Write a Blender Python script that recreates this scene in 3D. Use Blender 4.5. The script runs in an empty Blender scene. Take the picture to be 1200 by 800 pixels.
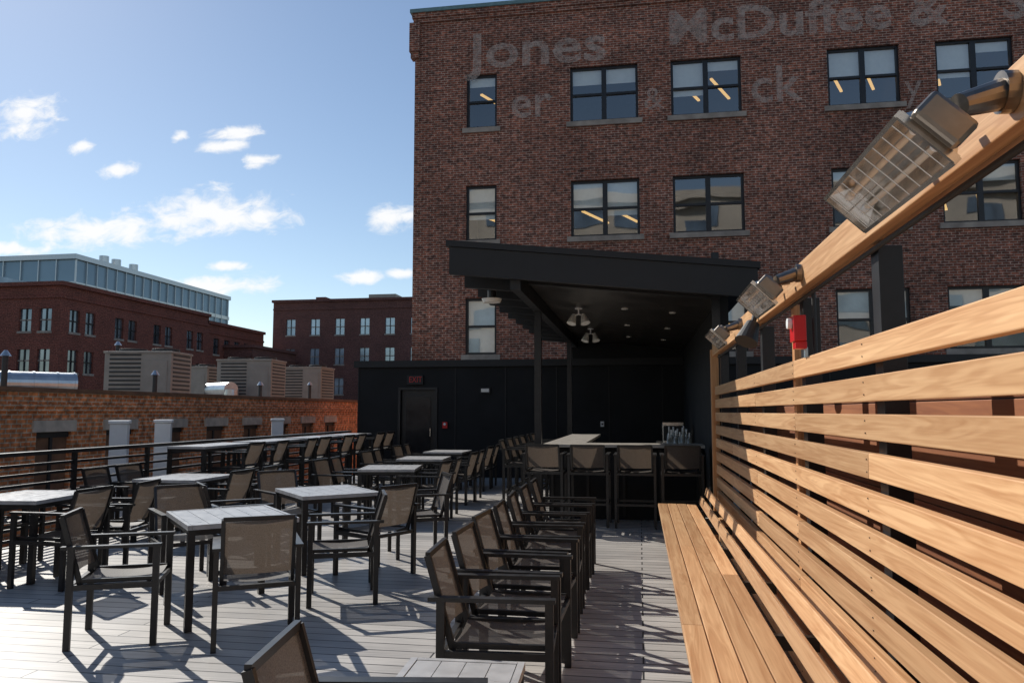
import bpy, math, random
from mathutils import Vector, Matrix
random.seed(7)
R=math.radians
scene=bpy.context.scene
COL=scene.collection

# ------------------------------------------------------------ materials
def newmat(name):
    m=bpy.data.materials.new(name); m.use_nodes=True
    nt=m.node_tree; b=nt.nodes['Principled BSDF']
    return m,nt,b
def N(nt,t,**kw):
    n=nt.nodes.new(t)
    for k,v in kw.items(): setattr(n,k,v)
    return n
def simple(name,col,rough=.5,metal=0,noise=.15,nscale=8,spec=.5,detail=3):
    m,nt,b=newmat(name)
    tc=N(nt,'ShaderNodeTexCoord'); nz=N(nt,'ShaderNodeTexNoise'); nz.inputs['Scale'].default_value=nscale; nz.inputs['Detail'].default_value=detail
    nt.links.new(tc.outputs['Object'],nz.inputs['Vector'])
    mr=N(nt,'ShaderNodeMapRange'); mr.inputs[1].default_value=.3; mr.inputs[2].default_value=.7
    mr.inputs[3].default_value=1-noise; mr.inputs[4].default_value=1+noise
    nt.links.new(nz.outputs['Fac'],mr.inputs[0])
    mx=N(nt,'ShaderNodeVectorMath',operation='SCALE'); mx.inputs[0].default_value=col
    nt.links.new(mr.outputs[0],mx.inputs['Scale']); nt.links.new(mx.outputs[0],b.inputs['Base Color'])
    b.inputs['Metallic'].default_value=metal
    b.inputs['Specular IOR Level'].default_value=spec
    mr2=N(nt,'ShaderNodeMapRange'); mr2.inputs[3].default_value=max(0,rough-.1); mr2.inputs[4].default_value=min(1,rough+.12)
    nt.links.new(nz.outputs['Fac'],mr2.inputs[0]); nt.links.new(mr2.outputs[0],b.inputs['Roughness'])
    return m
def brick(name,c1,c2,mort,bw=.215,rh=.075,ms=.011,stain=.35,bump=True):
    m,nt,b=newmat(name)
    uv=N(nt,'ShaderNodeUVMap')
    bt=N(nt,'ShaderNodeTexBrick'); bt.inputs['Scale'].default_value=1
    bt.inputs['Brick Width'].default_value=bw; bt.inputs['Row Height'].default_value=rh
    bt.inputs['Mortar Size'].default_value=ms; bt.inputs['Mortar Smooth'].default_value=.2; bt.inputs['Bias'].default_value=-.1
    bt.inputs['Color1'].default_value=(*c1,1); bt.inputs['Color2'].default_value=(*c2,1); bt.inputs['Mortar'].default_value=(*mort,1)
    nt.links.new(uv.outputs[0],bt.inputs['Vector'])
    n1=N(nt,'ShaderNodeTexNoise'); n1.inputs['Scale'].default_value=.35; n1.inputs['Detail'].default_value=5; n1.inputs['Roughness'].default_value=.7
    nt.links.new(uv.outputs[0],n1.inputs['Vector'])
    n2=N(nt,'ShaderNodeTexNoise'); n2.inputs['Scale'].default_value=8; n2.inputs['Detail'].default_value=2
    nt.links.new(uv.outputs[0],n2.inputs['Vector'])
    r1=N(nt,'ShaderNodeMapRange'); r1.inputs[1].default_value=.3; r1.inputs[2].default_value=.7; r1.inputs[3].default_value=1-stain; r1.inputs[4].default_value=1+stain
    r2=N(nt,'ShaderNodeMapRange'); r2.inputs[1].default_value=.3; r2.inputs[2].default_value=.7; r2.inputs[3].default_value=.45; r2.inputs[4].default_value=1.55
    nt.links.new(n1.outputs['Fac'],r1.inputs[0]); nt.links.new(n2.outputs['Fac'],r2.inputs[0])
    mm=N(nt,'ShaderNodeMath',operation='MULTIPLY'); nt.links.new(r1.outputs[0],mm.inputs[0]); nt.links.new(r2.outputs[0],mm.inputs[1])
    s=N(nt,'ShaderNodeVectorMath',operation='SCALE'); nt.links.new(bt.outputs['Color'],s.inputs[0]); nt.links.new(mm.outputs[0],s.inputs['Scale'])
    nt.links.new(s.outputs[0],b.inputs['Base Color'])
    b.inputs['Roughness'].default_value=.9
    if bump:
        bp=N(nt,'ShaderNodeBump'); bp.invert=True; bp.inputs['Strength'].default_value=.6; bp.inputs['Distance'].default_value=.01
        nt.links.new(bt.outputs['Fac'],bp.inputs['Height']); nt.links.new(bp.outputs[0],b.inputs['Normal'])
    return m
def wood(name,c1,c2,rough=.5,axis='Y'):
    m,nt,b=newmat(name)
    tc=N(nt,'ShaderNodeTexCoord'); oi=N(nt,'ShaderNodeObjectInfo')
    rs=N(nt,'ShaderNodeMath',operation='MULTIPLY'); rs.inputs[1].default_value=50; nt.links.new(oi.outputs['Random'],rs.inputs[0])
    def nzn(sc,detail,dist,scale=1):
        mp=N(nt,'ShaderNodeMapping'); mp.inputs['Scale'].default_value=sc
        nt.links.new(tc.outputs['Object'],mp.inputs['Vector'])
        off=N(nt,'ShaderNodeVectorMath',operation='ADD'); nt.links.new(mp.outputs[0],off.inputs[0]); nt.links.new(rs.outputs[0],off.inputs[1])
        nz=N(nt,'ShaderNodeTexNoise'); nz.inputs['Scale'].default_value=scale; nz.inputs['Detail'].default_value=detail; nz.inputs['Distortion'].default_value=dist
        nt.links.new(off.outputs[0],nz.inputs['Vector']); return nz
    A={'Y':(60,1.2,60),'X':(1.2,60,60),'Z':(60,60,1.2)}[axis]
    B={'Y':(8,.4,8),'X':(.4,8,8),'Z':(8,8,.4)}[axis]
    nz=nzn(A,4,.3); n2=nzn(B,3,1.6,1.2)
    ml=N(nt,'ShaderNodeMath',operation='MULTIPLY'); ml.inputs[1].default_value=42; nt.links.new(n2.outputs['Fac'],ml.inputs[0])
    sn=N(nt,'ShaderNodeMath',operation='SINE'); nt.links.new(ml.outputs[0],sn.inputs[0])
    s1=N(nt,'ShaderNodeMath',operation='MULTIPLY_ADD'); s1.inputs[1].default_value=.065; s1.inputs[2].default_value=0; nt.links.new(sn.outputs[0],s1.inputs[0])
    a1=N(nt,'ShaderNodeMath',operation='MULTIPLY_ADD'); a1.inputs[1].default_value=.5; nt.links.new(nz.outputs['Fac'],a1.inputs[0]); nt.links.new(s1.outputs[0],a1.inputs[2])
    a2=N(nt,'ShaderNodeMath',operation='MULTIPLY_ADD'); a2.inputs[1].default_value=.5; nt.links.new(n2.outputs['Fac'],a2.inputs[0]); nt.links.new(a1.outputs[0],a2.inputs[2])
    cr=N(nt,'ShaderNodeValToRGB'); cr.color_ramp.elements[0].position=.30; cr.color_ramp.elements[0].color=(*c1,1)
    cr.color_ramp.elements[1].position=.68; cr.color_ramp.elements[1].color=(*c2,1)
    nt.links.new(a2.outputs[0],cr.inputs[0])
    hs=N(nt,'ShaderNodeMapRange'); hs.inputs[3].default_value=.74; hs.inputs[4].default_value=1.16
    nt.links.new(oi.outputs['Random'],hs.inputs[0])
    s=N(nt,'ShaderNodeVectorMath',operation='SCALE'); nt.links.new(cr.outputs[0],s.inputs[0]); nt.links.new(hs.outputs[0],s.inputs['Scale'])
    nt.links.new(s.outputs[0],b.inputs['Base Color']); b.inputs['Roughness'].default_value=rough
    bp=N(nt,'ShaderNodeBump'); bp.inputs['Strength'].default_value=.12; bp.inputs['Distance'].default_value=.003
    nt.links.new(nz.outputs['Fac'],bp.inputs['Height']); nt.links.new(bp.outputs[0],b.inputs['Normal'])
    return m
def emit(name,col,st):
    m,nt,b=newmat(name); b.inputs['Base Color'].default_value=(*col,1)
    b.inputs['Emission Color'].default_value=(*col,1); b.inputs['Emission Strength'].default_value=st
    return m
def deckmat():
    m,nt,b=newmat('deck_boards_mat')
    uv=N(nt,'ShaderNodeUVMap')
    bt=N(nt,'ShaderNodeTexBrick'); bt.inputs['Scale'].default_value=1; bt.offset=.37
    bt.inputs['Brick Width'].default_value=3.6; bt.inputs['Row Height'].default_value=.142
    bt.inputs['Mortar Size'].default_value=.006; bt.inputs['Mortar Smooth'].default_value=.1
    bt.inputs['Color1'].default_value=(.40,.375,.35,1); bt.inputs['Color2'].default_value=(.55,.515,.475,1); bt.inputs['Mortar'].default_value=(.03,.03,.03,1)
    nt.links.new(uv.outputs[0],bt.inputs['Vector'])
    mp=N(nt,'ShaderNodeMapping'); mp.inputs['Scale'].default_value=(2,70,1); nt.links.new(uv.outputs[0],mp.inputs['Vector'])
    nz=N(nt,'ShaderNodeTexNoise'); nz.inputs['Scale'].default_value=1; nz.inputs['Detail'].default_value=4; nt.links.new(mp.outputs[0],nz.inputs['Vector'])
    n2=N(nt,'ShaderNodeTexNoise'); n2.inputs['Scale'].default_value=1.3; n2.inputs['Detail'].default_value=6; nt.links.new(uv.outputs[0],n2.inputs['Vector'])
    r1=N(nt,'ShaderNodeMapRange'); r1.inputs[1].default_value=.25; r1.inputs[2].default_value=.75; r1.inputs[3].default_value=.70; r1.inputs[4].default_value=1.2; nt.links.new(nz.outputs['Fac'],r1.inputs[0])
    r2=N(nt,'ShaderNodeMapRange'); r2.inputs[1].default_value=.3; r2.inputs[2].default_value=.7; r2.inputs[3].default_value=.76; r2.inputs[4].default_value=1.12; nt.links.new(n2.outputs['Fac'],r2.inputs[0])
    mm=N(nt,'ShaderNodeMath',operation='MULTIPLY'); nt.links.new(r1.outputs[0],mm.inputs[0]); nt.links.new(r2.outputs[0],mm.inputs[1])
    s=N(nt,'ShaderNodeVectorMath',operation='SCALE'); nt.links.new(bt.outputs['Color'],s.inputs[0]); nt.links.new(mm.outputs[0],s.inputs['Scale'])
    nt.links.new(s.outputs[0],b.inputs['Base Color']); b.inputs['Roughness'].default_value=.42
    bp=N(nt,'ShaderNodeBump'); bp.invert=True; bp.inputs['Strength'].default_value=.7; bp.inputs['Distance'].default_value=.01
    nt.links.new(bt.outputs['Fac'],bp.inputs['Height'])
    bp2=N(nt,'ShaderNodeBump'); bp2.inputs['Strength'].default_value=.25; bp2.inputs['Distance'].default_value=.003
    nt.links.new(nz.outputs['Fac'],bp2.inputs['Height']); nt.links.new(bp.outputs[0],bp2.inputs['Normal']); nt.links.new(bp2.outputs[0],b.inputs['Normal'])
    return m
def slingmat():
    m,nt,b=newmat('sling_mesh_mat')
    tc=N(nt,'ShaderNodeTexCoord')
    ck=N(nt,'ShaderNodeTexNoise'); ck.inputs['Scale'].default_value=200; ck.inputs['Detail'].default_value=1; nt.links.new(tc.outputs['Object'],ck.inputs['Vector'])
    cr=N(nt,'ShaderNodeValToRGB'); cr.color_ramp.elements[0].color=(.04,.033,.029,1); cr.color_ramp.elements[1].color=(.15,.125,.105,1)
    cr.color_ramp.elements[0].position=.35; cr.color_ramp.elements[1].position=.65
    nt.links.new(ck.outputs['Fac'],cr.inputs[0]); nt.links.new(cr.outputs[0],b.inputs['Base Color']); b.inputs['Roughness'].default_value=.55
    tl=N(nt,'ShaderNodeBsdfTranslucent'); tl.inputs['Color'].default_value=(.16,.12,.09,1)
    m1=N(nt,'ShaderNodeMixShader'); m1.inputs[0].default_value=.26
    nt.links.new(b.outputs[0],m1.inputs[1]); nt.links.new(tl.outputs[0],m1.inputs[2])
    tr=N(nt,'ShaderNodeBsdfTransparent'); m2=N(nt,'ShaderNodeMixShader'); m2.inputs[0].default_value=.1
    nt.links.new(m1.outputs[0],m2.inputs[1]); nt.links.new(tr.outputs[0],m2.inputs[2])
    nt.links.new(m2.outputs[0],nt.nodes['Material Output'].inputs['Surface'])
    return m
def glassmat():
    m,nt,b=newmat('window_glass_mat')
    tc=N(nt,'ShaderNodeTexCoord'); nz=N(nt,'ShaderNodeTexNoise'); nz.inputs['Scale'].default_value=1.1; nz.inputs['Detail'].default_value=0
    nt.links.new(tc.outputs['Object'],nz.inputs['Vector'])
    bp=N(nt,'ShaderNodeBump'); bp.inputs['Strength'].default_value=.12; bp.inputs['Distance'].default_value=.03; nt.links.new(nz.outputs['Fac'],bp.inputs['Height'])
    gl=N(nt,'ShaderNodeBsdfGlossy'); gl.inputs['Roughness'].default_value=.02; gl.inputs['Color'].default_value=(1,.98,.95,1); nt.links.new(bp.outputs[0],gl.inputs['Normal'])
    tr=N(nt,'ShaderNodeBsdfTransparent'); tr.inputs['Color'].default_value=(.93,.96,.95,1)
    mx=N(nt,'ShaderNodeMixShader'); mx.inputs[0].default_value=.22
    nt.links.new(tr.outputs[0],mx.inputs[1]); nt.links.new(gl.outputs[0],mx.inputs[2]); nt.links.new(mx.outputs[0],nt.nodes['Material Output'].inputs['Surface'])
    return m
def paintmat():
    m,nt,b=newmat('faded_paint_mat')
    tc=N(nt,'ShaderNodeTexCoord'); nz=N(nt,'ShaderNodeTexNoise'); nz.inputs['Scale'].default_value=4; nz.inputs['Detail'].default_value=7; nz.inputs['Roughness'].default_value=.85
    nt.links.new(tc.outputs['Object'],nz.inputs['Vector'])
    mr=N(nt,'ShaderNodeMapRange'); mr.inputs[1].default_value=.38; mr.inputs[2].default_value=.60; mr.inputs[3].default_value=.08; mr.inputs[4].default_value=.55; nt.links.new(nz.outputs['Fac'],mr.inputs[0])
    b.inputs['Base Color'].default_value=(.78,.62,.53,1); b.inputs['Roughness'].default_value=.9
    nt.links.new(mr.outputs[0],b.inputs['Alpha'])
    return m

M={}
M['deck']=deckmat()
M['brick']=brick('red_brick_mat',(.31,.092,.05),(.115,.04,.028),(.40,.28,.215),stain=.42)
M['brick_orange']=brick('orange_brick_mat',(.72,.25,.09),(.52,.155,.052),(.55,.42,.3),stain=.3)
M['brick_far']=brick('far_brick_mat',(.22,.062,.04),(.16,.047,.032),(.24,.12,.09),bw=.4,rh=.14,stain=.2,bump=False)
M['brick_far2']=brick('far_dark_brick_mat',(.17,.065,.05),(.12,.048,.04),(.2,.12,.1),bw=.4,rh=.14,stain=.2,bump=False)
M['stone']=simple('stone_sill_mat',(.36,.30,.25),.85,noise=.25,nscale=3)
M['stonelight']=simple('limestone_lintel_mat',(.56,.48,.40),.85,noise=.25,nscale=4)
M['cornice']=simple('patina_flashing_mat',(.16,.26,.27),.6)
M['black']=simple('black_paint_mat',(.012,.012,.013),.55,noise=.3,nscale=4)
M['soffit']=simple('dark_soffit_mat',(.03,.024,.02),.35,noise=.3,nscale=2)
M['blackwall']=simple('black_wall_panel_mat',(.014,.014,.015),.7,noise=.35,nscale=1.5,spec=.3)
M['frame']=simple('black_aluminium_mat',(.016,.016,.018),.38,noise=.3,nscale=10)
M['chairframe']=simple('bronze_black_powdercoat_mat',(.018,.017,.017),.36,noise=.25,nscale=14)
M['sling']=slingmat()
M['glass']=glassmat()
M['farglass']=simple('dark_glass_mat',(.26,.30,.34),.12,metal=.75,noise=.5,nscale=.35)
M['doorglass']=simple('door_glass_mat',(.02,.02,.022),.15,noise=.1)
M['bluecurtain']=simple('blue_curtain_wall_mat',(.22,.31,.38),.2,metal=.35,noise=.15,nscale=.1)
M['whitepaint']=simple('white_paint_mat',(.84,.84,.83),.5,noise=.04)
M['blind']=simple('roller_blind_mat',(.82,.81,.77),.8,noise=.04)
M['interior']=simple('interior_mat',(.05,.047,.042),.8)
M['boarding']=simple('window_boarding_mat',(.20,.10,.055),.7,noise=.3,nscale=5)
M['fluoro']=emit('fluorescent_tube_mat',(1,.60,.20),1.0)
M['wood']=wood('cedar_mat',(.50,.25,.11),(.78,.48,.25),.40)
M['woodx']=wood('cedar_post_mat',(.46,.205,.08),(.66,.36,.16),.45,axis='Z')
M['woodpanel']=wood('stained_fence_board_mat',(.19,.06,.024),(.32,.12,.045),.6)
M['tabletop']=simple('grey_composite_tabletop_mat',(.44,.43,.42),.30,noise=.12,nscale=12)
M['steel']=simple('stainless_mat',(.76,.72,.67),.2,metal=1,noise=.12,nscale=20)
M['darksteel']=simple('bronzed_steel_housing_mat',(.27,.235,.20),.32,metal=1,noise=.15,nscale=20)
M['galv']=simple('galvanised_duct_mat',(.55,.57,.58),.32,metal=.9,noise=.12,nscale=5)
M['acbeige']=simple('hvac_casing_mat',(.30,.27,.235),.6,noise=.12,nscale=3)
M['dark']=simple('dark_grille_mat',(.03,.03,.03),.6)
M['red']=simple('red_plastic_mat',(.62,.012,.015),.3,noise=.03)
M['redlit']=emit('exit_letters_mat',(.4,.02,.02),.05)
M['roofmem']=simple('roof_membrane_mat',(.22,.21,.2),.9,noise=.2,nscale=1)
M['ground']=simple('asphalt_mat',(.05,.05,.05),.9,noise=.2,nscale=.1)
M['bartop']=simple('bar_top_mat',(.46,.42,.37),.3,noise=.1,nscale=6)
M['quartz']=simple('quartz_tube_mat',(.80,.68,.55),.2,noise=.05)
M['bottle']=simple('bottle_glass_mat',(.45,.48,.46),.08,noise=.4,nscale=9)
M['paint']=paintmat()
M['knob']=simple('frosted_lamp_mat',(.85,.82,.75),.4,noise=.03)
M['lightglass']=simple('sky_lit_glass_mat',(.5,.6,.68),.2,metal=.6,noise=.3,nscale=.3)
M['limestone']=simple('pale_limestone_mat',(.45,.41,.36),.85,noise=.12,nscale=.3)

# ------------------------------------------------------------ mesh builder
class MB:
    def __init__(s): s.v=[];s.f=[];s.m=[];s.mats=[]
    def mi(s,k):
        if k not in s.mats: s.mats.append(k)
        return s.mats.index(k)
    def quad(s,pts,k):
        i=len(s.v); s.v+= [Vector(p) for p in pts]; s.f.append(tuple(range(i,i+len(pts)))); s.m.append(s.mi(k))
    def box(s,x0,x1,y0,y1,z0,z1,k,mat=None):
        if x0>x1:x0,x1=x1,x0
        if y0>y1:y0,y1=y1,y0
        if z0>z1:z0,z1=z1,z0
        c=[Vector(p) for p in [(x0,y0,z0),(x1,y0,z0),(x1,y1,z0),(x0,y1,z0),(x0,y0,z1),(x1,y0,z1),(x1,y1,z1),(x0,y1,z1)]]
        if mat is not None: c=[mat@p for p in c]
        i=len(s.v); s.v+=c
        for f in [(0,3,2,1),(4,5,6,7),(0,1,5,4),(1,2,6,5),(2,3,7,6),(3,0,4,7)]:
            s.f.append(tuple(i+j for j in f)); s.m.append(s.mi(k))
    def bar(s,p0,p1,w,h,k,up=(0,0,1)):
        p0=Vector(p0);p1=Vector(p1);d=(p1-p0);L=d.length;d.normalize()
        u=Vector(up)
        if abs(d.dot(u))>.95:u=Vector((0,1,0))
        x=d.cross(u).normalized(); z=x.cross(d).normalized()
        m=Matrix((( x.x,d.x,z.x,p0.x),(x.y,d.y,z.y,p0.y),(x.z,d.z,z.z,p0.z),(0,0,0,1)))
        s.box(-w/2,w/2,0,L,-h/2,h/2,k,m)
    def cyl(s,p0,p1,r,k,n=12,r2=None,cap=True):
        p0=Vector(p0);p1=Vector(p1);d=(p1-p0).normalized();u=Vector((0,0,1)) if abs(d.z)<.9 else Vector((1,0,0))
        a=d.cross(u).normalized();b=d.cross(a); r2=r if r2 is None else r2
        i=len(s.v)
        for j in range(n):
            t=2*math.pi*j/n; s.v.append(p0+(a*math.cos(t)+b*math.sin(t))*r)
        for j in range(n):
            t=2*math.pi*j/n; s.v.append(p1+(a*math.cos(t)+b*math.sin(t))*r2)
        for j in range(n):
            s.f.append((i+j,i+(j+1)%n,i+n+(j+1)%n,i+n+j)); s.m.append(s.mi(k))
        if cap:
            s.f.append(tuple(i+j for j in range(n-1,-1,-1))); s.m.append(s.mi(k))
            s.f.append(tuple(i+n+j for j in range(n))); s.m.append(s.mi(k))
    def mesh(s,name):
        me=bpy.data.meshes.new(name); me.from_pydata([tuple(v) for v in s.v],[],s.f)
        for k in s.mats: me.materials.append(M[k])
        me.polygons.foreach_set('material_index',s.m)
        me.update()
        uv=me.uv_layers.new(name='UVMap')
        for p in me.polygons:
            n=p.normal; ax=max(range(3),key=lambda i:abs(n[i]))
            for li in p.loop_indices:
                c=me.vertices[me.loops[li].vertex_index].co
                uv.data[li].uv=(c.y,c.z) if ax==0 else ((c.x,c.z) if ax==1 else (c.x,c.y))
        return me
    def obj(s,name,parent=None,loc=(0,0,0),rot=(0,0,0),bevel=0,smooth=False):
        me=s.mesh(name)
        if smooth:
            for p in me.polygons: p.use_smooth=True
        return place(me,name,parent,loc,rot,bevel)
def place(me,name,parent=None,loc=(0,0,0),rot=(0,0,0),bevel=0):
    o=bpy.data.objects.new(name,me); COL.objects.link(o); o.location=loc; o.rotation_euler=rot
    if parent: o.parent=parent
    if bevel:
        b=o.modifiers.new('bevel','BEVEL'); b.width=bevel; b.segments=2; b.limit_method='ANGLE'
    return o
def empty(name,loc=(0,0,0),rot=(0,0,0)):
    o=bpy.data.objects.new(name,None); COL.objects.link(o); o.location=loc; o.rotation_euler=rot; return o

def facade(mb,kind,c,u0,u1,z0,z1,wins,depth,k):
    us=sorted(set([u0,u1]+[a for w in wins for a in w[:2]])); zs=sorted(set([z0,z1]+[a for w in wins for a in w[2:4]]))
    P=(lambda u,z,d=0:(u,c+d,z)) if kind=='y' else (lambda u,z,d=0:(c-d,u,z))
    for i in range(len(us)-1):
        for j in range(len(zs)-1):
            uc=(us[i]+us[i+1])/2; zc=(zs[j]+zs[j+1])/2
            if any(w[0]<uc<w[1] and w[2]<zc<w[3] for w in wins): continue
            mb.quad([P(us[i],zs[j]),P(us[i+1],zs[j]),P(us[i+1],zs[j+1]),P(us[i],zs[j+1])],k)
    for w in wins:
        a,b,e,f=w[:4]
        mb.quad([P(a,e),P(a,e,depth),P(a,f,depth),P(a,f)],k); mb.quad([P(b,e),P(b,e,depth),P(b,f,depth),P(b,f)],k)
        mb.quad([P(a,f),P(b,f),P(b,f,depth),P(a,f,depth)],k); mb.quad([P(a,e),P(b,e),P(b,e,depth),P(a,e,depth)],k)

# ------------------------------------------------------------ ground
g=MB(); g.quad([(-1500,-1500,-10),(1500,-1500,-10),(1500,1500,-10),(-1500,1500,-10)],'ground'); g.obj('ground')
d=MB(); d.box(-7.1,2.6,-6,18,-.12,0,'deck'); d.box(-7.16,-7.1,-6,18,-.3,.01,'black')
d.obj('deck_floor')
lb=MB(); lb.box(-9.96,20,-8,23,-10,-3.0,'roofmem'); lb.obj('lower_roof')

# ------------------------------------------------------------ main brick building
bb=empty('brick_building')
YB=23.5
cols=[(-5.39,-4.39),(-2.03,.09),(1.10,3.21),(5.71,7.75),(8.74,10.85),(12.9,15.0),(16.1,18.2)]
rows=[(10.63,12.42),(6.95,8.74),(3.32,5.11),(-.4,1.4)]
wins=[(a,b,e,f) for (a,b) in cols for (e,f) in rows]
w=MB(); facade(w,'y',YB,-7.13,22,-10,14.55,wins,.22,'brick')
w.quad([(-7.13,YB,-10),(-7.13,YB+22,-10),(-7.13,YB+22,14.55),(-7.13,YB,14.55)],'brick')
w.quad([(22,YB,-10),(22,YB+22,-10),(22,YB+22,14.55),(22,YB,14.55)],'brick')
w.quad([(-7.13,YB,14.5),(22,YB,14.5),(22,YB+22,14.5),(-7.13,YB+22,14.5)],'roofmem')
w.box(-7.18,22.0,YB-.06,YB+.3,14.30,14.44,'brick'); w.box(-7.22,22.05,YB-.10,YB+.3,14.44,14.62,'brick')
w.box(-7.28,22.1,YB-.15,YB+.4,14.62,14.74,'cornice')
w.box(-7.30,-6.95,YB-.12,YB+.2,13.3,14.29,'brick')
w.box(-7.26,-6.99,YB-.08,YB+.2,13.1,13.299,'brick')
w.obj('walls',bb)
s=MB(); fr=MB(); gl=MB(); inn=MB(); bl=MB(); fl=MB()
for ci,(a,b) in enumerate(cols):
    for ri,(e,f) in enumerate(rows):
        s.box(a-.12,b+.12,YB-.07,YB+.15,e-.16,e-.003,'stone')
        halves=[(a,b)] if b-a<1.5 else [(a,(a+b)/2),((a+b)/2,b)]
        yf=YB+.1
        hh=random.choice([.5,.48,.2,.5,.6,.48,.3])
        for hi,(p,q) in enumerate(halves):
            t=.075
            fr.box(p,p+t,yf,yf+.1,e,f,'frame'); fr.box(q-t,q,yf,yf+.1,e,f,'frame')
            fr.box(p+t,q-t,yf,yf+.1,e,e+t,'frame'); fr.box(p+t,q-t,yf,yf+.1,f-t,f,'frame')
            zm=(e+f)/2; fr.box(p+t,q-t,yf-.01,yf+.08,zm-.035,zm+.035,'frame')
            for (z0,z1) in ((e+t,zm),(zm,f-t)):
                dy=random.uniform(-.006,.006); dx=random.uniform(-.006,.006)
                gl.quad([(p+t,yf+.05-dx,z0),(q-t,yf+.05+dx,z0),(q-t,yf+.05+dx+dy,z1),(p+t,yf+.05-dx+dy,z1)],'glass')
            h=hh if random.random()<.7 else random.choice([.5,.2,.62])
            if ri==2 and ci==0: h=.96
            if ri==1 and ci==2: h=.04
            bl.box(p+.03,q-.03,yf+.11,yf+.12,f-(f-e)*h,f,'blind')
        y2=YB+3.2
        inn.quad([(a-.3,y2,e-.8),(b+.3,y2,e-.8),(b+.3,y2,f+.3),(a-.3,y2,f+.3)],'interior')
        inn.quad([(a-.3,YB+.25,f+.3),(b+.3,YB+.25,f+.3),(b+.3,y2,f+.3),(a-.3,y2,f+.3)],'interior')
        inn.quad([(a-.3,YB+.25,e-.8),(b+.3,YB+.25,e-.8),(b+.3,y2,e-.8),(a-.3,y2,e-.8)],'interior')
        for xx in (a-.3,b+.3): inn.quad([(xx,YB+.25,e-.8),(xx,y2,e-.8),(xx,y2,f+.3),(xx,YB+.25,f+.3)],'interior')
        if (ci*3+ri*2)%5!=3:
            for j in range(1 if ci==0 else 2):
                x=a+.3+j*1.0; zc=f-(.3 if ri==0 else .75); fl.bar((x,YB+.9,zc),(x+.75,YB+2.6,zc),.08,.05,'fluoro')
s.obj('window_sills',bb); fr.obj('window_frames',bb); gl.obj('window_glass',bb); inn.obj('rooms',bb); bl.obj('roller_blinds',bb); fl.obj('ceiling_lights',bb)
def text(body,x,z,size,parent,mat='paint',y=None,name='painted_lettering',sx=1,offset=0):
    cu=bpy.data.curves.new(name,'FONT'); cu.body=body; cu.size=size; cu.resolution_u=3; cu.offset=offset; cu.fill_mode='FRONT'
    o=bpy.data.objects.new(name,cu); COL.objects.link(o)
    bpy.context.view_layer.update()
    dg=bpy.context.evaluated_depsgraph_get(); me=bpy.data.meshes.new_from_object(o.evaluated_get(dg))
    bpy.data.objects.remove(o); me.materials.clear(); me.materials.append(M[mat])
    for p in me.polygons: p.material_index=0; p.use_smooth=False
    o=place(me,name,parent,(x,YB-.006 if y is None else y,z),(R(90),0,0)); o.scale=(sx,1,1); return o
text('Jones',-5.3,12.62,1.65,bb,sx=1.25,offset=.03); text('McDuffee &',1.0,12.95,1.5,bb,sx=1.12,offset=.03); text('Stratton Co.',10.6,12.95,1.5,bb,offset=.03)
text('ck',3.45,10.9,1.6,bb,offset=.02); text('er',-3.95,10.9,1.5,bb,offset=.02); text('y',7.85,10.7,1.2,bb,sx=.9)
text('&',.25,10.9,1.0,bb)
p=MB(); p.cyl((2.2,22.5,2.75),(2.2,22.5,6.0),.05,'dark'); p.box(2.1,2.3,22.4,22.6,5.9,6.1,'dark'); p.obj('vent_pipe')

# ------------------------------------------------------------ black wall with door
bw=empty('black_rear_wall'); YW=18
m=MB(); facade(m,'y',YW,-6.8,12,-.1,2.7,[(-5.72,-4.86,0,2.07)],.1,'blackwall')
m.quad([(-6.8,YW,-3),(-6.8,YB,-3),(-6.8,YB,2.7),(-6.8,YW,2.7)],'blackwall')
m.quad([(-6.8,YW,2.7),(12,YW,2.7),(12,YB-.02,2.7),(-6.8,YB-.02,2.7)],'roofmem')
for i in range(0,17):
    x=-6.8+i*1.22
    if not(-5.9<x<-4.7): m.box(x-.012,x+.012,YW-.012,YW-.001,0,2.6,'black')
m.box(-6.9,12,YW-.08,YW+.3,2.62,2.78,'black')
m.box(-1.55,1.1,YW-.03,YW+.2,2.781,3.5,'blackwall'); m.obj('wall',bw)
m=MB()
m.box(-5.78,-5.72,YW-.03,YW+.08,0,2.13,'frame'); m.box(-4.86,-4.80,YW-.03,YW+.08,0,2.13,'frame'); m.box(-5.72,-4.86,YW-.03,YW+.08,2.07,2.13,'frame')
m.box(-5.72,-4.86,YW+.06,YW+.1,0,2.07,'frame'); m.box(-5.6,-4.98,YW+.04,YW+.058,.3,1.9,'doorglass')
m.cyl((-4.98,YW+.01,.95),(-4.98,YW+.01,1.15),.015,'steel'); m.obj('door',bw)
es=empty('exit_sign'); m=MB(); m.box(-5.55,-5.15,YW-.07,YW-.015,2.2,2.42,'black'); m.obj('housing',es); text('EXIT',-5.50,2.25,.2,es,'redlit',YW-.075,'letters',sx=.8)
m=MB(); m.box(-4.66,-4.54,YW-.06,YW-.013,1.15,1.3,'red'); m.cyl((-4.6,YW-.06,1.25),(-4.6,YW-.09,1.25),.03,'whitepaint'); m.obj('fire_alarm_pull_station')
m=MB(); m.box(-3.75,-3.5,YW-.05,YW-.013,1.98,2.12,'black'); m.box(-3.72,-3.53,YW-.055,YW-.05,2.01,2.09,'knob'); m.obj('emergency_light')
m=MB(); m.box(-.9,-.82,YW-.05,YW-.013,1.2,1.32,'whitepaint'); m.box(-.88,-.84,YW-.058,YW-.05,1.24,1.28,'dark'); m.obj('light_switch')

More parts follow.
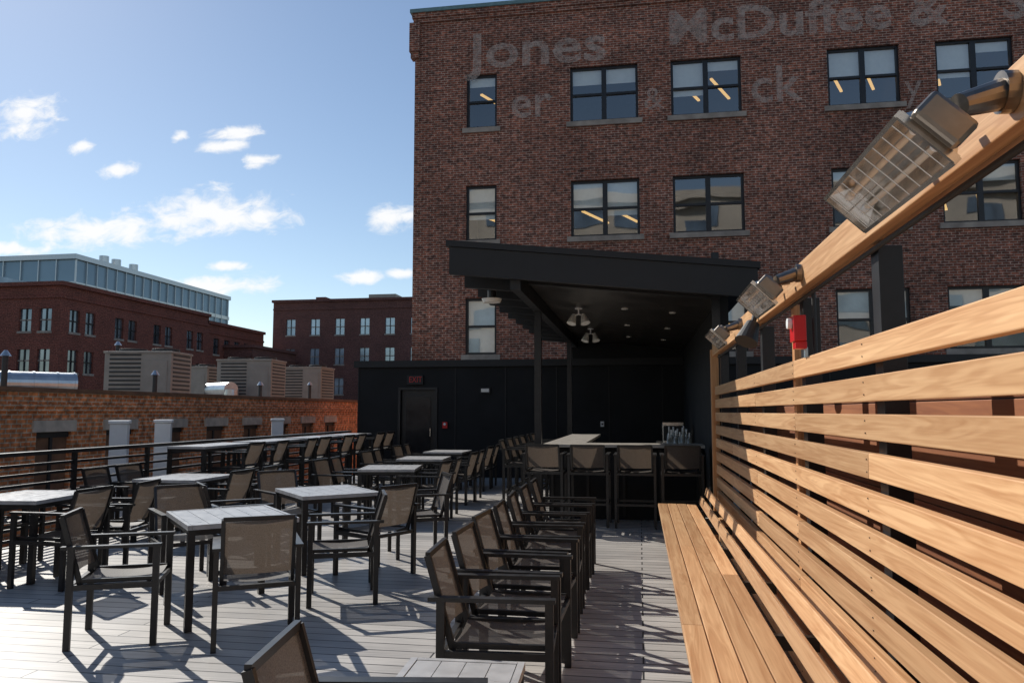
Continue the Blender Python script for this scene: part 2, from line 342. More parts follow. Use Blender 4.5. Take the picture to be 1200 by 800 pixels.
# ------------------------------------------------------------ bar canopy
bc=empty('bar_canopy')
def cz(x,base): return base-(x+2.28)*.105
m=MB()
def slab(x0,x1,y0,y1,b,tp,k):
    i=len(m.v)
    for yy in (y0,y1):
        for (x,z) in ((x0,b),(x1,b),(x1,tp),(x0,tp)): m.v.append(Vector((x,yy,cz(x,z))))
    for f in [(0,1,2,3),(7,6,5,4),(0,4,5,1),(1,5,6,2),(2,6,7,3),(3,7,4,0)]:
        m.f.append(tuple(i+j for j in f)); m.m.append(m.mi(k))
slab(-2.28,1.35,9.2,18.3,3.42,3.58,'black'); slab(-2.34,1.40,9.1,18.3,3.585,3.66,'black')
slab(-2.30,1.37,9.12,9.198,3.24,3.58,'black')
slab(-1.40,1.0,9.8,17.95,3.30,3.34,'soffit')
slab(-1.40,1.0,9.7,9.79,3.28,3.415,'black')
for i in range(10):
    y=9.75+i*.85
    slab(-2.25,-1.56,y,y+.09,3.18,3.418,'black')
slab(-1.55,-1.42,9.2,18,3.12,3.415,'black')
m.obj('roof',bc)
m=MB(); m.box(-1.53,-1.43,11.25,11.35,0,3.1,'frame'); m.box(-1.53,-1.43,16.45,16.55,0,3.1,'frame'); m.box(-1.58,-1.38,11.2,11.4,0,.015,'frame'); m.obj('posts',bc)
m=MB(); m.box(1.0,1.1,9.75,18,0,3.05,'blackwall'); m.box(.9,.998,9.72,9.82,0,3.0,'frame'); m.obj('side_wall',bc)
def spot(x,y,z):
    m=MB(); m.cyl((0,0,0),(0,0,-.1),.012,'whitepaint'); m.cyl((0,0,0),(0,0,-.02),.06,'whitepaint')
    for sx in (-1,1):
        m.bar((0,0,-.1),(sx*.07,0,-.12),.02,.02,'whitepaint')
        m.cyl((sx*.07,0,-.10),(sx*.11,-.05,-.25),.03,'knob',r2=.075)
    m.obj('twin_spotlight',None,(x,y,z))
spot(-.92,11.9,cz(-.92,3.30)); spot(-.92,14.9,cz(-.92,3.30))
for i in range(3):
    for xx in (-.2,.5):
        m=MB(); m.cyl((0,0,0),(0,0,-.015),.05,'knob',n=16); m.obj('recessed_downlight',None,(xx,11.5+i*2.2,cz(xx,3.30)))
m=MB(); m.cyl((-2.0,10.35,3.10),(-2.0,10.35,3.05),.14,'knob',n=20,r2=.12); m.cyl((-2.0,10.35,3.4),(-2.0,10.35,3.10),.06,'black'); m.obj('globe_light')

# ------------------------------------------------------------ bar
br=empty('bar_counter')
m=MB()
m.box(-1.33,.88,11.35,11.75,0,1.03,'blackwall'); m.box(-1.33,-.93,11.753,16.4,0,1.03,'blackwall')
for i in range(5): m.box(-1.3+i*.52,-1.26+i*.52,11.33,11.349,.05,1.0,'black')
m.obj('cabinet',br)
m=MB(); m.box(-1.42,.9,11.2,11.85,1.033,1.075,'bartop'); m.box(-1.42,-.82,11.853,16.45,1.033,1.075,'bartop'); m.obj('top',br,bevel=.004)
m=MB(); m.box(.35,.95,12.4,17,0,.9,'steel'); m.box(.33,.96,12.38,17,.902,.94,'steel'); m.obj('back_bar_counter')
for i in range(12):
    m=MB(); x=.45+.1*(i%4)+.015*(i%5); y=12.5+.14*i; h=.24+.04*(i%3)
    m.cyl((0,0,0),(0,0,h*.62),.038,'bottle',cap=True); m.cyl((0,0,h*.62),(0,0,h*.8),.038,'bottle',r2=.014); m.cyl((0,0,h*.8),(0,0,h*1.1),.014,'whitepaint'); m.obj('liquor_bottle',None,(x,y,.942),smooth=True)
m=MB(); m.box(.42,.82,15.0,15.5,.942,1.35,'steel'); m.box(.44,.80,14.98,14.999,1.0,1.28,'dark'); m.box(.5,.74,14.9,14.97,1.05,1.1,'steel'); m.obj('espresso_machine',bevel=.01)

# ------------------------------------------------------------ chairs
def seating(seat,top,arms=True,foot=False,W=.26):
    m=MB(); k='chairframe'; t=.034; az=seat+.215
    lt=az if arms else seat
    for s in (-1,1):
        x=s*W
        m.box(x-t/2,x+t/2,.25,.25+.04,0,lt,k); m.box(x-t/2,x+t/2,-.27,-.23,0,lt,k)
        m.box(x-t/2+.002,x+t/2-.002,-.23,.25,seat-.05,seat-.015,k)
        if arms: m.box(x-.026,x+.026,-.31,.30,az,az+.02,k)
        if foot: m.box(x-.012,x+.012,-.23,.25,.29,.315,k)
        xb=s*(W-.035)
        m.bar((xb,-.19,seat-.04),(xb,-.325,top),.022,.032,k,up=(0,1,0))
        m.box(xb-.011,xb+.011,-.20,.265,seat-.012,seat+.014,k)
    m.box(-W+t/2,W-t/2,.255,.285,seat-.045,seat-.015,k); m.box(-W+t/2,W-t/2,-.265,-.235,seat-.045,seat-.015,k)
    if foot: m.box(-W+t/2,W-t/2,.258,.282,.29,.32,k); m.box(-W+t/2,W-t/2,-.262,-.238,.29,.32,k)
    m.bar((-W+.035,-.325,top),(W-.035,-.325,top),.022,.028,k,up=(0,0,1))
    def grid(fn,nu=6,nv=6):
        i=len(m.v)
        for a in range(nv+1):
            for b in range(nu+1): m.v.append(Vector(fn(b/nu,a/nv)))
        for a in range(nv):
            for b in range(nu):
                m.f.append((i+a*(nu+1)+b,i+a*(nu+1)+b+1,i+(a+1)*(nu+1)+b+1,i+(a+1)*(nu+1)+b)); m.m.append(m.mi('sling'))
    wi=W-.045
    grid(lambda u,v:((-wi+2*wi*u),.265-.46*v,seat+.008-.018*math.sin(math.pi*u)-.012*math.sin(math.pi*v)))
    z0=seat+.05
    def bk(u,v):
        z=z0+(top-.012-z0)*v; f=(z-(seat-.04))/(top-seat+.04)
        return (-wi+2*wi*u,-.19-.135*f-.03*math.sin(math.pi*u),z)
    grid(bk)
    me=m.mesh('seating')
    si=m.mats.index('sling')
    for p in me.polygons:
        if p.material_index==si: p.use_smooth=True
    return me
chair_me=seating(.43,.85); stool_me=seating(.74,1.09,arms=True,foot=True)
chair_me.name='patio_chair'; stool_me.name='bar_stool'
def chair(x,y,ang): place(chair_me,'patio_chair',None,(x,y,.002),(0,0,R(ang)))
def stool(x,y,ang): place(stool_me,'bar_stool',None,(x,y,.002),(0,0,R(ang)))
def table_mesh(wx,wy,h,n=6,k='tabletop'):
    m=MB(); t=.05
    for sx in (-1,1):
        for sy in (-1,1):
            x=sx*(wx/2-t/2-.005); y=sy*(wy/2-t/2-.005); m.box(x-t/2,x+t/2,y-t/2,y+t/2,0,h-.035,'chairframe')
    for sx in (-1,1): m.box(sx*(wx/2-.03)-.012,sx*(wx/2-.03)+.012,-wy/2+.055,wy/2-.055,h-.075,h-.036,'chairframe')
    for sy in (-1,1): m.box(-wx/2+.055,wx/2-.055,sy*(wy/2-.03)-.012,sy*(wy/2-.03)+.012,h-.075,h-.036,'chairframe')
    m.box(-wx/2,-wx/2+.03,-wy/2,wy/2,h-.034,h,k); m.box(wx/2-.03,wx/2,-wy/2,wy/2,h-.034,h,k)
    m.box(-wx/2+.032,wx/2-.032,-wy/2,-wy/2+.03,h-.034,h,k); m.box(-wx/2+.032,wx/2-.032,wy/2-.03,wy/2,h-.034,h,k)
    L=wx-.066; b=L/n
    for i in range(n): m.box(-wx/2+.033+i*b+.002,-wx/2+.033+(i+1)*b-.002,-wy/2+.033,wy/2-.033,h-.03,h-.002,k)
    return m
tab=table_mesh(.8,.95,.74).mesh('patio_table'); low=table_mesh(.5,.6,.48,4).mesh('side_table'); high=table_mesh(.6,1.5,1.05,4).mesh('high_table')
def table(x,y,a): place(tab,'patio_table',None,(x,y,.002),(0,0,R(a)))
table(-3.2,5.72,42)
chair(-3.58,4.95,-66); chair(-2.64,5.08,30); chair(-2.46,6.25,112); chair(-4.05,6.5,-135)
table(-3.2,7.62,42)
chair(-2.52,7.2,60); chair(-2.42,8.3,118); chair(-3.95,8.3,-130); chair(-3.9,7.05,-50)
table(-3.6,10.9,10); chair(-3.0,11.3,95); chair(-3.0,10.6,85); chair(-4.25,11.2,-85); chair(-4.25,10.6,-95)
table(-3.75,13.2,5); chair(-3.1,13.5,92); chair(-3.1,12.9,86); chair(-4.4,13.5,-85); chair(-4.4,12.9,-95)
table(-3.9,15.5,0); chair(-3.25,15.8,92); chair(-3.25,15.1,86); chair(-4.55,15.8,-85); chair(-4.55,15.1,-95)
table(-5.85,6.7,5); chair(-5.2,6.35,88); chair(-5.15,7.0,99); chair(-6.5,6.4,-88); chair(-6.5,7.05,-92)
table(-5.6,8.9,0); chair(-4.95,8.55,85); chair(-4.95,9.2,93); chair(-6.3,8.6,-88); chair(-6.3,9.2,-92)
table(-5.75,4.3,5); chair(-5.15,3.95,92); chair(-5.15,4.65,88); chair(-6.4,4.4,-90)
for i,y in enumerate((10.9,12.7,14.5,16.3)):
    place(high,'high_table',None,(-6.4,y,.002))
    for j in (-.45,.25): stool(-5.82+random.uniform(-.04,.04),y+j+.1,90+random.uniform(-6,6))
for i,y in enumerate((3.95,4.57,5.2,5.82,6.5,7.15,7.8)):
    chair(-.73+random.uniform(-.03,.02),y,-90+random.uniform(-4,4))
place(low,'side_table',None,(-.74,3.06,.002),(0,0,R(2)))
chair(-.77,2.28,-82)
for x in (-1.32,-.70,-.07,.55): stool(x,10.78+random.uniform(-.03,.03),random.uniform(-3,3))
for y in (12.1,12.8,13.5,14.2,15.0,15.7): stool(-1.85,y,-90+random.uniform(-5,5))

# ------------------------------------------------------------ railing
m=MB()
y=-5.8
while y<17.9:
    m.box(-7.03,-6.98,y-.025,y+.025,0,1.04,'frame'); m.box(-7.06,-6.95,y-.05,y+.05,0,.012,'frame'); y+=1.45
m.box(-7.05,-6.95,-5.9,17.98,1.04,1.085,'frame')
for z in (.10,.22,.34,.46,.58,.70,.82,.93): m.box(-7.02,-6.99,-5.9,17.98,z-.016,z+.016,'frame')
m.obj('metal_railing')

# ------------------------------------------------------------ slatted wood wall, beam, bench
sw=empty('slatted_wood_wall')
def board(name,par,x0,x1,y0,y1,z0,z1,k='wood',rot=None,bev=.004):
    m=MB(); cx,cy,cz_=(x0+x1)/2,(y0+y1)/2,(z0+z1)/2
    m.box(x0-cx,x1-cx,y0-cy,y1-cy,z0-cz_,z1-cz_,k); return m.obj(name,par,(cx,cy,cz_),rot or (0,0,0),bevel=bev)
Y0,Y1=-1.2,9.6
zt=1.848
for i in range(12):
    z=zt-.155*i
    j=[4.75,6.3,4.75,3.3,7.9,6.3][i%6]
    a=random.uniform(-1.5,1.5); zz=random.uniform(-.002,.002)
    board('slat',sw,.90,.942,Y0,j-.0015,z-.102+zz,z+zz,rot=(0,R(a),0))
    board('slat',sw,.90,.942,j+.0015,Y1,z-.102,z,rot=(0,R(random.uniform(-1.5,1.5)),0))
board('top_beam',sw,.88,.93,Y0,4.749,2.22,2.365)
board('top_beam',sw,.88,.93,4.752,Y1,2.22,2.365)
board('top_beam_back',sw,.955,.99,Y0,Y1,2.24,2.345)
for y in (.9,3.3,4.75,6.3,7.9,9.45):
    board('steel_post',sw,.957,1.05,y-.05,y+.05,0,2.215,'frame',bev=.002)
board('end_post',sw,.86,.953,9.602,9.69,0,2.3,'woodx')
board('wood_post',sw,.957,1.03,5.0,5.07,0,2.215,'woodx')
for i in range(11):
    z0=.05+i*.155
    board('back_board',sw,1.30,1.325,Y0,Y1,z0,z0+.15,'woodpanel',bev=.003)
for y in (-.5,2,4.5,7,9.4): board('back_post',sw,1.33,1.42,y-.045,y+.045,0,1.76,'black')
m=MB()
for i in range(12):
    z=zt-.155*i-.05
    for y in (.9,3.3,4.75,6.3,7.9,9.45):
        for dz in (-.025,.025): m.cyl((.9,y+.02,z+dz),(.8965,y+.02,z+dz),.0035,'darksteel',n=8)
m.obj('screws',sw)
be=empty('wood_bench')
for i in range(4):
    x=.20+i*.112; j=[4.2,6.6,3.1,5.5][i]
    board('seat_board',be,x,x+.105,Y0,j-.0015,.415,.45); board('seat_board',be,x,x+.105,j+.0015,9.55,.415,.45)
board('front_apron',be,.225,.25,Y0,9.5,.33,.413)
y=-.8
while y<9.5:
    board('leg',be,.27,.33,y,y+.06,0,.412,'frame',bev=.002); board('bearer',be,.333,.88,y,y+.05,.34,.412,'frame',bev=.002); y+=1.25
for (x,z) in ((.70,.50),(.77,.60)): 
    board('lower_back_slat',be,x-.011,x+.011,Y0,9.55,z-.045,z+.045,rot=(0,R(14),0))

# heaters
def heater(y,L=.40):
    h=empty('infrared_heater',(.69,y,2.205),(R(2),R(44),0))
    m=MB(); a=.045; b=.085; H=.07
    top=[(-a,-L+.03,H),(a,-L+.03,H),(a,L-.03,H),(-a,L-.03,H)]; bot=[(-b,-L,0),(b,-L,0),(b,L,0),(-b,L,0)]
    m.quad(top,'steel')
    for i in range(4):
        j=(i+1)%4; m.quad([bot[i],bot[j],top[j],top[i]],'steel')
    for (p,q) in ((0,1),(1,2),(2,3),(3,0)): m.bar(bot[p],bot[q],.012,.02,'steel')
    m.obj('reflector',h)
    m=MB()
    for x in (-.032,.032):
        m.cyl((x,-L+.03,.035),(x,L-.03,.035),.009,'quartz')
        for e in (-1,1): m.cyl((x,e*(L-.09),.035),(x,e*(L-.03),.035),.014,'whitepaint')
    m.obj('heating_tubes',h)
    m=MB()
    n=9
    for i in range(n):
        yy=-L+.05+(2*L-.10)*i/(n-1)
        m.cyl((-b,yy,-.008),(b,yy,-.008),.002,'steel',n=6)
    m.cyl((0,-L,-.004),(0,L,-.004),.002,'steel',n=6)
    m.obj('wire_guard',h)
    m=MB(); m.box(-.065,.065,-L-.055,-L-.012,.0,.075,'darksteel'); m.obj('end_housing',h,bevel=.012)
    m=MB(); m.box(-.05,.05,-L+.03,L-.05,H+.003,H+.028,'darksteel'); m.obj('back_housing',h,bevel=.008)
    m=MB()
    for yy in (-.18,.16): m.bar((0,yy,H+.02),(.07,yy,H+.10),.04,.005,'darksteel')
    m.obj('bracket_arms',h)
    yn=y-L
    m=MB(); m.cyl((.879,yn+.02,2.30),(.85,yn+.02,2.30),.05,'darksteel',n=20); m.cyl((.855,yn+.02,2.295),(.74,yn-.03,2.255),.038,'darksteel',n=16,r2=.028); m.obj('heater_wall_mount',None)
for y in (2.30,4.72,7.2): heater(y)
m=MB(); m.cyl((.84,5.9,2.2),(.78,5.84,2.06),.05,'black',r2=.085,n=18); m.cyl((.87,5.92,2.3),(.84,5.9,2.2),.02,'black'); m.obj('flood_lamp')
m=MB(); m.box(.83,.895,4.33,4.45,1.93,2.07,'red'); m.cyl((.83,4.39,2.03),(.805,4.39,2.03),.03,'whitepaint'); m.box(.84,.90,4.35,4.43,1.89,1.929,'red'); m.cyl((.90,4.39,1.9),(.90,4.39,1.84),.012,'galv'); m.obj('fire_alarm_horn',bevel=.006)
m=MB(); m.cyl((.95,4.39,1.85),(.95,4.39,2.215),.012,'dark'); m.cyl((.94,Y0,2.20),(.94,9.5,2.20),.011,'dark'); m.obj('conduit')

# ------------------------------------------------------------ neighbouring brick parapet wall
nb=empty('brick_parapet_building'); XP=-10
wn=[]; y=2.9
while y<25.2:
    wn.append((y,y+.8,.1,1.2)); y+=1.72
m=MB(); facade(m,'x',XP,-8,27,-3,1.88,wn,.2,'brick_orange')
m.quad([(XP,-8,1.88),(XP,27,1.88),(XP-.35,27,1.88),(XP-.35,-8,1.88)],'brick_orange')
m.quad([(XP-.35,-8,1),(XP-.35,27,1),(XP-.35,27,1.88),(XP-.35,-8,1.88)],'brick_orange')
m.quad([(XP,27,-3),(XP-36,27,-3),(XP-36,27,1.0),(XP,27,1.88)],'brick_orange')
m.quad([(XP-.35,-8,1.2),(XP-.35,60,1.2),(-44,60,1.2),(-44,-8,1.2)],'roofmem')
m.box(XP-.4,XP+.05,-8,27.02,1.883,1.95,'boarding')
m.obj('walls',nb)
m=MB()
for a,b,e,f in wn:
    m.box(XP-.1,XP+.03,a-.1,b+.1,f+.003,f+.2,'stonelight')
    m.box(XP-.12,XP-.08,a,b,e,f,'boarding'); m.box(XP-.079,XP-.05,a,b,f-.1,f,'dark'); m.box(XP-.079,XP-.05,(a+b)/2-.03,(a+b)/2+.03,e,f-.101,'dark')
m.box(XP-.01,XP+.06,-8,27,1.62,1.68,'brick_orange'); m.box(XP-.01,XP+.04,-8,27,1.55,1.619,'brick_orange'); m.obj('lintels',nb)
for (x,y,zt_,wd) in ((-8.6,11.7,1.40,.27),(-8.6,12.9,1.40,.27),(-8.6,17.4,1.38,.27)):
    m=MB(); m.box(-wd/2,wd/2,-wd/2,wd/2,-3,zt_-.06,'whitepaint'); m.box(-wd/2-.02,wd/2+.02,-wd/2-.02,wd/2+.02,zt_-.057,zt_,'whitepaint'); m.obj('white_vent_stack',None,(x,y,0),(0,0,R(28)),bevel=.01)

def acunit(x,y,w,dp,h,ang=0):
    m=MB(); z0=1.2
    m.box(-w/2,w/2,-dp/2,dp/2,.15,h,'acbeige'); m.box(-w/2-.03,w/2+.03,-dp/2-.03,dp/2+.03,h+.002,h+.06,'acbeige')
    for i in range(int(h/.12)-2): m.box(-w/2+.15,w/2*.1,-dp/2-.02,-dp/2-.002,.35+i*.12,.40+i*.12,'dark')
    m.box(w/2*.2,w/2-.1,-dp/2-.015,-dp/2-.002,.35,h-.2,'acbeige')
    for i in range(int(h/.12)-2): m.box(w/2+.002,w/2+.02,-dp/2+.12,dp/2-.12,.35+i*.12,.40+i*.12,'dark')
    for xx in (-w/4,w/4): m.cyl((xx,0,h+.06),(xx,0,h+.16),min(w/5,.4),'dark',n=20)
    for xx in (-w/2+.1,w/2-.1): m.box(xx-.05,xx+.05,-dp/2,dp/2,0,.149,'dark')
    m.obj('rooftop_hvac_unit',None,(x,y,z0),(0,0,R(ang)),bevel=.01)
acunit(-14,20.2,1.9,1.3,1.98,8); acunit(-14.0,26.2,2.0,1.4,2.15,5); acunit(-14,31,1.8,1.4,2.15,0); acunit(-17,27.5,1.6,1.2,2.0,0)
m=MB(); m.cyl((-14.9,15.3,2.22),(-13.7,16.9,2.22),.27,'galv',n=24)
for t in (.05,.3,.55,.8,.98): 
    a=Vector((-14.9,15.3,2.22)).lerp(Vector((-13.7,16.9,2.22)),t); dd=Vector((1.2,1.6,0)).normalized()*.02; m.cyl(a-dd,a+dd,.285,'galv',n=24)
m.cyl((-14.9,15.3,2.22),(-14.95,15.25,1.2),.25,'galv',n=20)
m.box(-14.2,-14.1,16,16.1,1.2,2,'dark'); m.obj('silver_duct')
m=MB(); m.cyl((-15.2,25.4,2.3),(-13.9,24.6,2.3),.26,'galv',n=20); m.cyl((-13.9,24.6,2.3),(-13.88,24.58,1.2),.24,'galv',n=20); m.box(-15.6,-15.2,25.1,25.6,1.2,2.5,'acbeige'); m.obj('silver_duct')
for (x,y,h) in ((-13,14,1.5),(-12.5,18.3,1.3),(-12.2,23.4,1.2),(-13,29,1.4),(-16,21.5,2.4)):
    m=MB(); m.cyl((0,0,0),(0,0,h),.06,'dark'); m.cyl((0,0,h),(0,0,h+.12),.11,'galv',r2=.03); m.obj('roof_vent_pipe',None,(x,y,1.2))
m=MB(); m.cyl((-12,13,1.55),(-12,32,1.55),.05,'galv'); m.cyl((-12.3,13,1.6),(-12.3,32,1.6),.04,'dark')
for i in range(8): m.box(-12.4,-11.9,13.5+i*2.5,13.6+i*2.5,1.2,1.5,'boarding')
m.obj('roof_pipe_run')

# ------------------------------------------------------------ far buildings
def farb(name,x0,x1,y0,y1,z1,k,par=.8,ww=1.2,wh=1.9,pu=3.0,pz=3.6,wk='farglass',pair=False):
    e=empty(name); m=MB(); fr=MB()
    def mk(u0,u1,pu):
        L=[]; n=int((u1-u0-1)/pu); st=u0+((u1-u0)-(n-1)*pu)/2 if n>1 else u0+2
        zt=z1-par-.8
        while zt-wh>-9:
            for i in range(n):
                c=st+i*pu
                if pair and i%3==2: continue
                L.append((c-ww/2,c+ww/2,zt-wh,zt))
            zt-=pz
        return L
    wy=mk(x0,x1,pu); wx=mk(y0,y1,pu)
    facade(m,'y',y0,x0,x1,-10,z1,wy,.25,k); facade(m,'x',x1,y0,y1,-10,z1,wx,.25,k)
    m.quad([(x0,y0,-10),(x0,y1,-10),(x0,y1,z1),(x0,y0,z1)],k); m.quad([(x0,y1,-10),(x1,y1,-10),(x1,y1,z1),(x0,y1,z1)],k)
    m.quad([(x0,y0,z1-.3),(x1,y0,z1-.3),(x1,y1,z1-.3),(x0,y1,z1-.3)],'roofmem')
    m.box(x0-.15,x1+.3,y0-.3,y0+.2,z1,z1+.35,k); m.box(x1-.2,x1+.3,y0+.202,y1,z1,z1+.35,k)
    m.box(x0,x1+.12,y0-.12,y0-.002,z1-1.1,z1-.85,k); m.box(x1+.002,x1+.12,y0,y1,z1-1.1,z1-.85,k)
    m.obj('walls',e)
    g=MB()
    for a,b,c,d_ in wy:
        g.quad([(a,y0+.2,c),(b,y0+.2,c),(b,y0+.2,d_),(a,y0+.2,d_)],wk)
        fr.box(a,b,y0+.12,y0+.18,(c+d_)/2-.06,(c+d_)/2+.06,'stone'); fr.box((a+b)/2-.05,(a+b)/2+.05,y0+.12,y0+.17,c,d_,'frame')
        fr.box(a-.1,b+.1,y0-.06,y0+.1,c-.2,c-.003,'stone')
    for a,b,c,d_ in wx:
        g.quad([(x1-.2,a,c),(x1-.2,b,c),(x1-.2,b,d_),(x1-.2,a,d_)],wk)
        fr.box(x1-.18,x1-.12,a,b,(c+d_)/2-.06,(c+d_)/2+.06,'frame'); fr.box(x1-.17,x1-.12,(a+b)/2-.05,(a+b)/2+.05,c,d_,'frame')
        fr.box(x1-.1,x1+.06,a-.1,b+.1,c-.2,c-.003,'stone')
    g.obj('window_glass',e); fr.obj('window_frames',e)
    return e
farb('brick_warehouse',-85,-50,59.5,83,12.6,'brick_far',pu=2.0,ww=1.25,wh=2.0,pz=3.6,pair=True,par=1.2)
farb('brick_warehouse',-80,-50.3,83.1,97,11.9,'brick_far',pu=2.4,ww=1.3,wh=1.9,pz=3.6)
farb('brick_mill_building',-50.5,-20,100,125,16.7,'brick_far2',pu=3.6,ww=1.35,wh=2.2,pz=4.1,wk='lightglass',par=1.6)
farb('brick_annex',-60,-46.5,87,99,9.3,'brick_far2',pu=3.0,ww=1.1,wh=1.8,pz=3.7)
e=empty('glass_office_building'); m=MB(); f2=MB()
x0,x1,y0,y1,z1=-230,-110,134,192,31.6
m.box(x0,x1,y0,y1,-10,z1,'bluecurtain')
z=-7.4
while z<z1-3:
    f2.box(x0,x1+.25,y0-.25,y0-.01,z,z+.9,'galv'); f2.box(x1+.01,x1+.25,y0,y1,z,z+.9,'galv'); z+=4.2
for i in range(20): f2.box(x1+.01,x1+.35,y0+i*3,y0+i*3+.15,-8,z1,'galv')
for i in range(30): f2.box(x0+i*4,x0+i*4+.2,y0-.35,y0-.01,-8,z1,'galv')
m.box(x0,x1+.6,y0-.6,y0,z1,z1+1.0,'galv'); m.box(x1,x1+.6,y0,y1,z1,z1+1.0,'galv')
m.box(-160,-122,150,185,z1,z1+3.5,'bluecurtain')
for yy in (150,154,160): m.cyl((-116,yy,z1),(-116,yy,z1+4),1.0,'galv',n=16)
m.obj('curtain_wall',e); f2.obj('mullions_and_spandrels',e)
m=MB(); m.box(-58,-55,66,72,12.3,14.2,'acbeige'); m.box(-70,-62,64,70,12.3,14.8,'farglass'); m.obj('rooftop_penthouse')
m=MB(); m.box(-38,-34,104,108,16.4,18.2,'acbeige'); m.box(-46,-44.5,104,106,16.4,18,'brick_far2'); m.obj('rooftop_penthouse')
m=MB()
for i in range(60):
    a=-1.25+i*.021; rr=random.uniform(260,420); hh=random.uniform(2,14); ww=random.uniform(8,22)
    cx,cy=rr*math.sin(a),rr*math.cos(a); m.box(cx-ww/2,cx+ww/2,cy-6,cy+6,-10,hh,random.choice(['brick_far2','acbeige','stone']))
m.obj('distant_skyline')
# sunlit limestone office block across the street (it is what the windows reflect)
e=empty('limestone_office_building'); m=MB(); gq=MB()
m.box(-45,50,-62,-46,-10,27,'limestone'); m.box(-46,51,-62.5,-45.4,27,28.2,'limestone')
for i in range(12):
    for j in range(9): gq.box(-42.6+i*8,-37.6+i*8,-45.998,-45.9,-7+j*3.8,-4.7+j*3.8,'farglass')
m.obj('walls',e); gq.obj('windows',e)

# ------------------------------------------------------------ light, sky
AZ,EL=50,35
S=Vector((-math.sin(R(AZ))*math.cos(R(EL)),math.cos(R(AZ))*math.cos(R(EL)),math.sin(R(EL))))
sl=bpy.data.lights.new('sun','SUN'); sl.energy=5.0; sl.angle=R(.5); sl.color=(1,.955,.88)
so=bpy.data.objects.new('sun',sl); COL.objects.link(so); so.rotation_euler=(-S).to_track_quat('-Z','Y').to_euler(); so.location=(-20,20,30)
wd=bpy.data.worlds.new('World'); scene.world=wd; wd.use_nodes=True; nt=wd.node_tree
bg=nt.nodes['Background']; bg.inputs[1].default_value=.110
sk=N(nt,'ShaderNodeTexSky'); sk.sky_type='NISHITA'; sk.sun_disc=False; sk.sun_elevation=R(EL); sk.sun_rotation=R(-AZ); sk.air_density=1.0; sk.dust_density=.15; sk.ozone_density=1.0
tc=N(nt,'ShaderNodeTexCoord'); sp=N(nt,'ShaderNodeSeparateXYZ'); nt.links.new(tc.outputs['Generated'],sp.inputs[0])
my=N(nt,'ShaderNodeMath',operation='MAXIMUM'); my.inputs[1].default_value=.05; nt.links.new(sp.outputs['Y'],my.inputs[0])
pp=N(nt,'ShaderNodeMath',operation='DIVIDE'); nt.links.new(sp.outputs['X'],pp.inputs[0]); nt.links.new(my.outputs[0],pp.inputs[1])
qq=N(nt,'ShaderNodeMath',operation='DIVIDE'); nt.links.new(sp.outputs['Z'],qq.inputs[0]); nt.links.new(my.outputs[0],qq.inputs[1])
cb=N(nt,'ShaderNodeCombineXYZ'); nt.links.new(pp.outputs[0],cb.inputs[0]); nt.links.new(qq.outputs[0],cb.inputs[1])
blobs=[(-.9187,.45,.055,.03),(-.821,.395,.022,.011),(-.755,.357,.028,.013),(-.66,.401,.013,.008),(-.573,.402,.04,.012),(-.595,.382,.04,.010),(-.532,.358,.026,.010),
(-.615,.287,.10,.032),(-.57,.272,.08,.020),(-.79,.263,.12,.024),(-.333,.267,.038,.018),(-.598,.178,.09,.016),(-.375,.184,.032,.010),(-.927,.243,.05,.012),(-.579,.206,.03,.007),(-.32,.188,.022,.007),
(1.2,.4,.2,.06),(-1.5,.5,.2,.05)]
prev=None
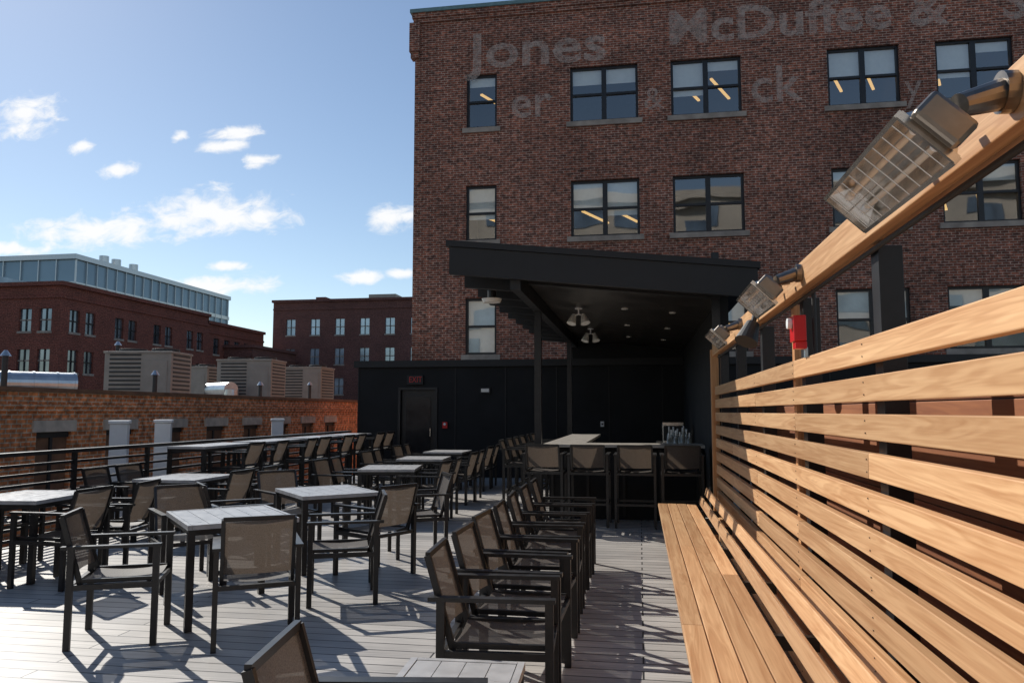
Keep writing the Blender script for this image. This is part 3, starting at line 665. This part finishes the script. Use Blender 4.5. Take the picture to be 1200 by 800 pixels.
for (a,b,c,d_) in blobs:
    v1=N(nt,'ShaderNodeVectorMath',operation='SUBTRACT'); v1.inputs[1].default_value=(a,b,0); nt.links.new(cb.outputs[0],v1.inputs[0])
    v2=N(nt,'ShaderNodeVectorMath',operation='MULTIPLY'); v2.inputs[1].default_value=(1/c,1/d_,0); nt.links.new(v1.outputs[0],v2.inputs[0])
    v3=N(nt,'ShaderNodeVectorMath',operation='LENGTH'); nt.links.new(v2.outputs[0],v3.inputs[0])
    o=N(nt,'ShaderNodeMath',operation='SUBTRACT'); o.inputs[0].default_value=1; nt.links.new(v3.outputs['Value'],o.inputs[1])
    if prev is None: prev=o
    else:
        mx=N(nt,'ShaderNodeMath',operation='MAXIMUM'); nt.links.new(prev.outputs[0],mx.inputs[0]); nt.links.new(o.outputs[0],mx.inputs[1]); prev=mx
mp=N(nt,'ShaderNodeMapping'); mp.inputs['Scale'].default_value=(14,26,1); nt.links.new(cb.outputs[0],mp.inputs['Vector'])
nz=N(nt,'ShaderNodeTexNoise'); nz.inputs['Scale'].default_value=1.6; nz.inputs['Detail'].default_value=6; nz.inputs['Roughness'].default_value=.6; nz.inputs['Distortion'].default_value=.4; nt.links.new(mp.outputs[0],nz.inputs['Vector'])
ma=N(nt,'ShaderNodeMath',operation='MULTIPLY_ADD'); ma.inputs[1].default_value=2.8; ma.inputs[2].default_value=-1.3; nt.links.new(nz.outputs['Fac'],ma.inputs[0])
ad=N(nt,'ShaderNodeMath',operation='ADD'); nt.links.new(ma.outputs[0],ad.inputs[0]); nt.links.new(prev.outputs[0],ad.inputs[1])
mr=N(nt,'ShaderNodeMapRange'); mr.interpolation_type='SMOOTHSTEP'; mr.inputs[1].default_value=-.15; mr.inputs[2].default_value=.85; mr.inputs[3].default_value=0; mr.inputs[4].default_value=.95; nt.links.new(ad.outputs[0],mr.inputs[0])
mxc=N(nt,'ShaderNodeMix',data_type='RGBA'); nt.links.new(mr.outputs[0],mxc.inputs['Factor']); nt.links.new(sk.outputs[0],mxc.inputs['A']); mxc.inputs['B'].default_value=(9.2,9.2,9.2,1)
nt.links.new(mxc.outputs['Result'],bg.inputs[0])

# ------------------------------------------------------------ camera
cam=bpy.data.cameras.new('camera'); co=bpy.data.objects.new('camera',cam); COL.objects.link(co)
cam.lens=27; cam.sensor_width=36; cam.clip_end=4000; cam.clip_start=.05
co.location=(0,0,1.55); co.rotation_euler=(R(90+5.2),0,R(9.41))
scene.camera=co
scene.view_settings.view_transform='Standard'; scene.view_settings.look='None'; scene.view_settings.exposure=0
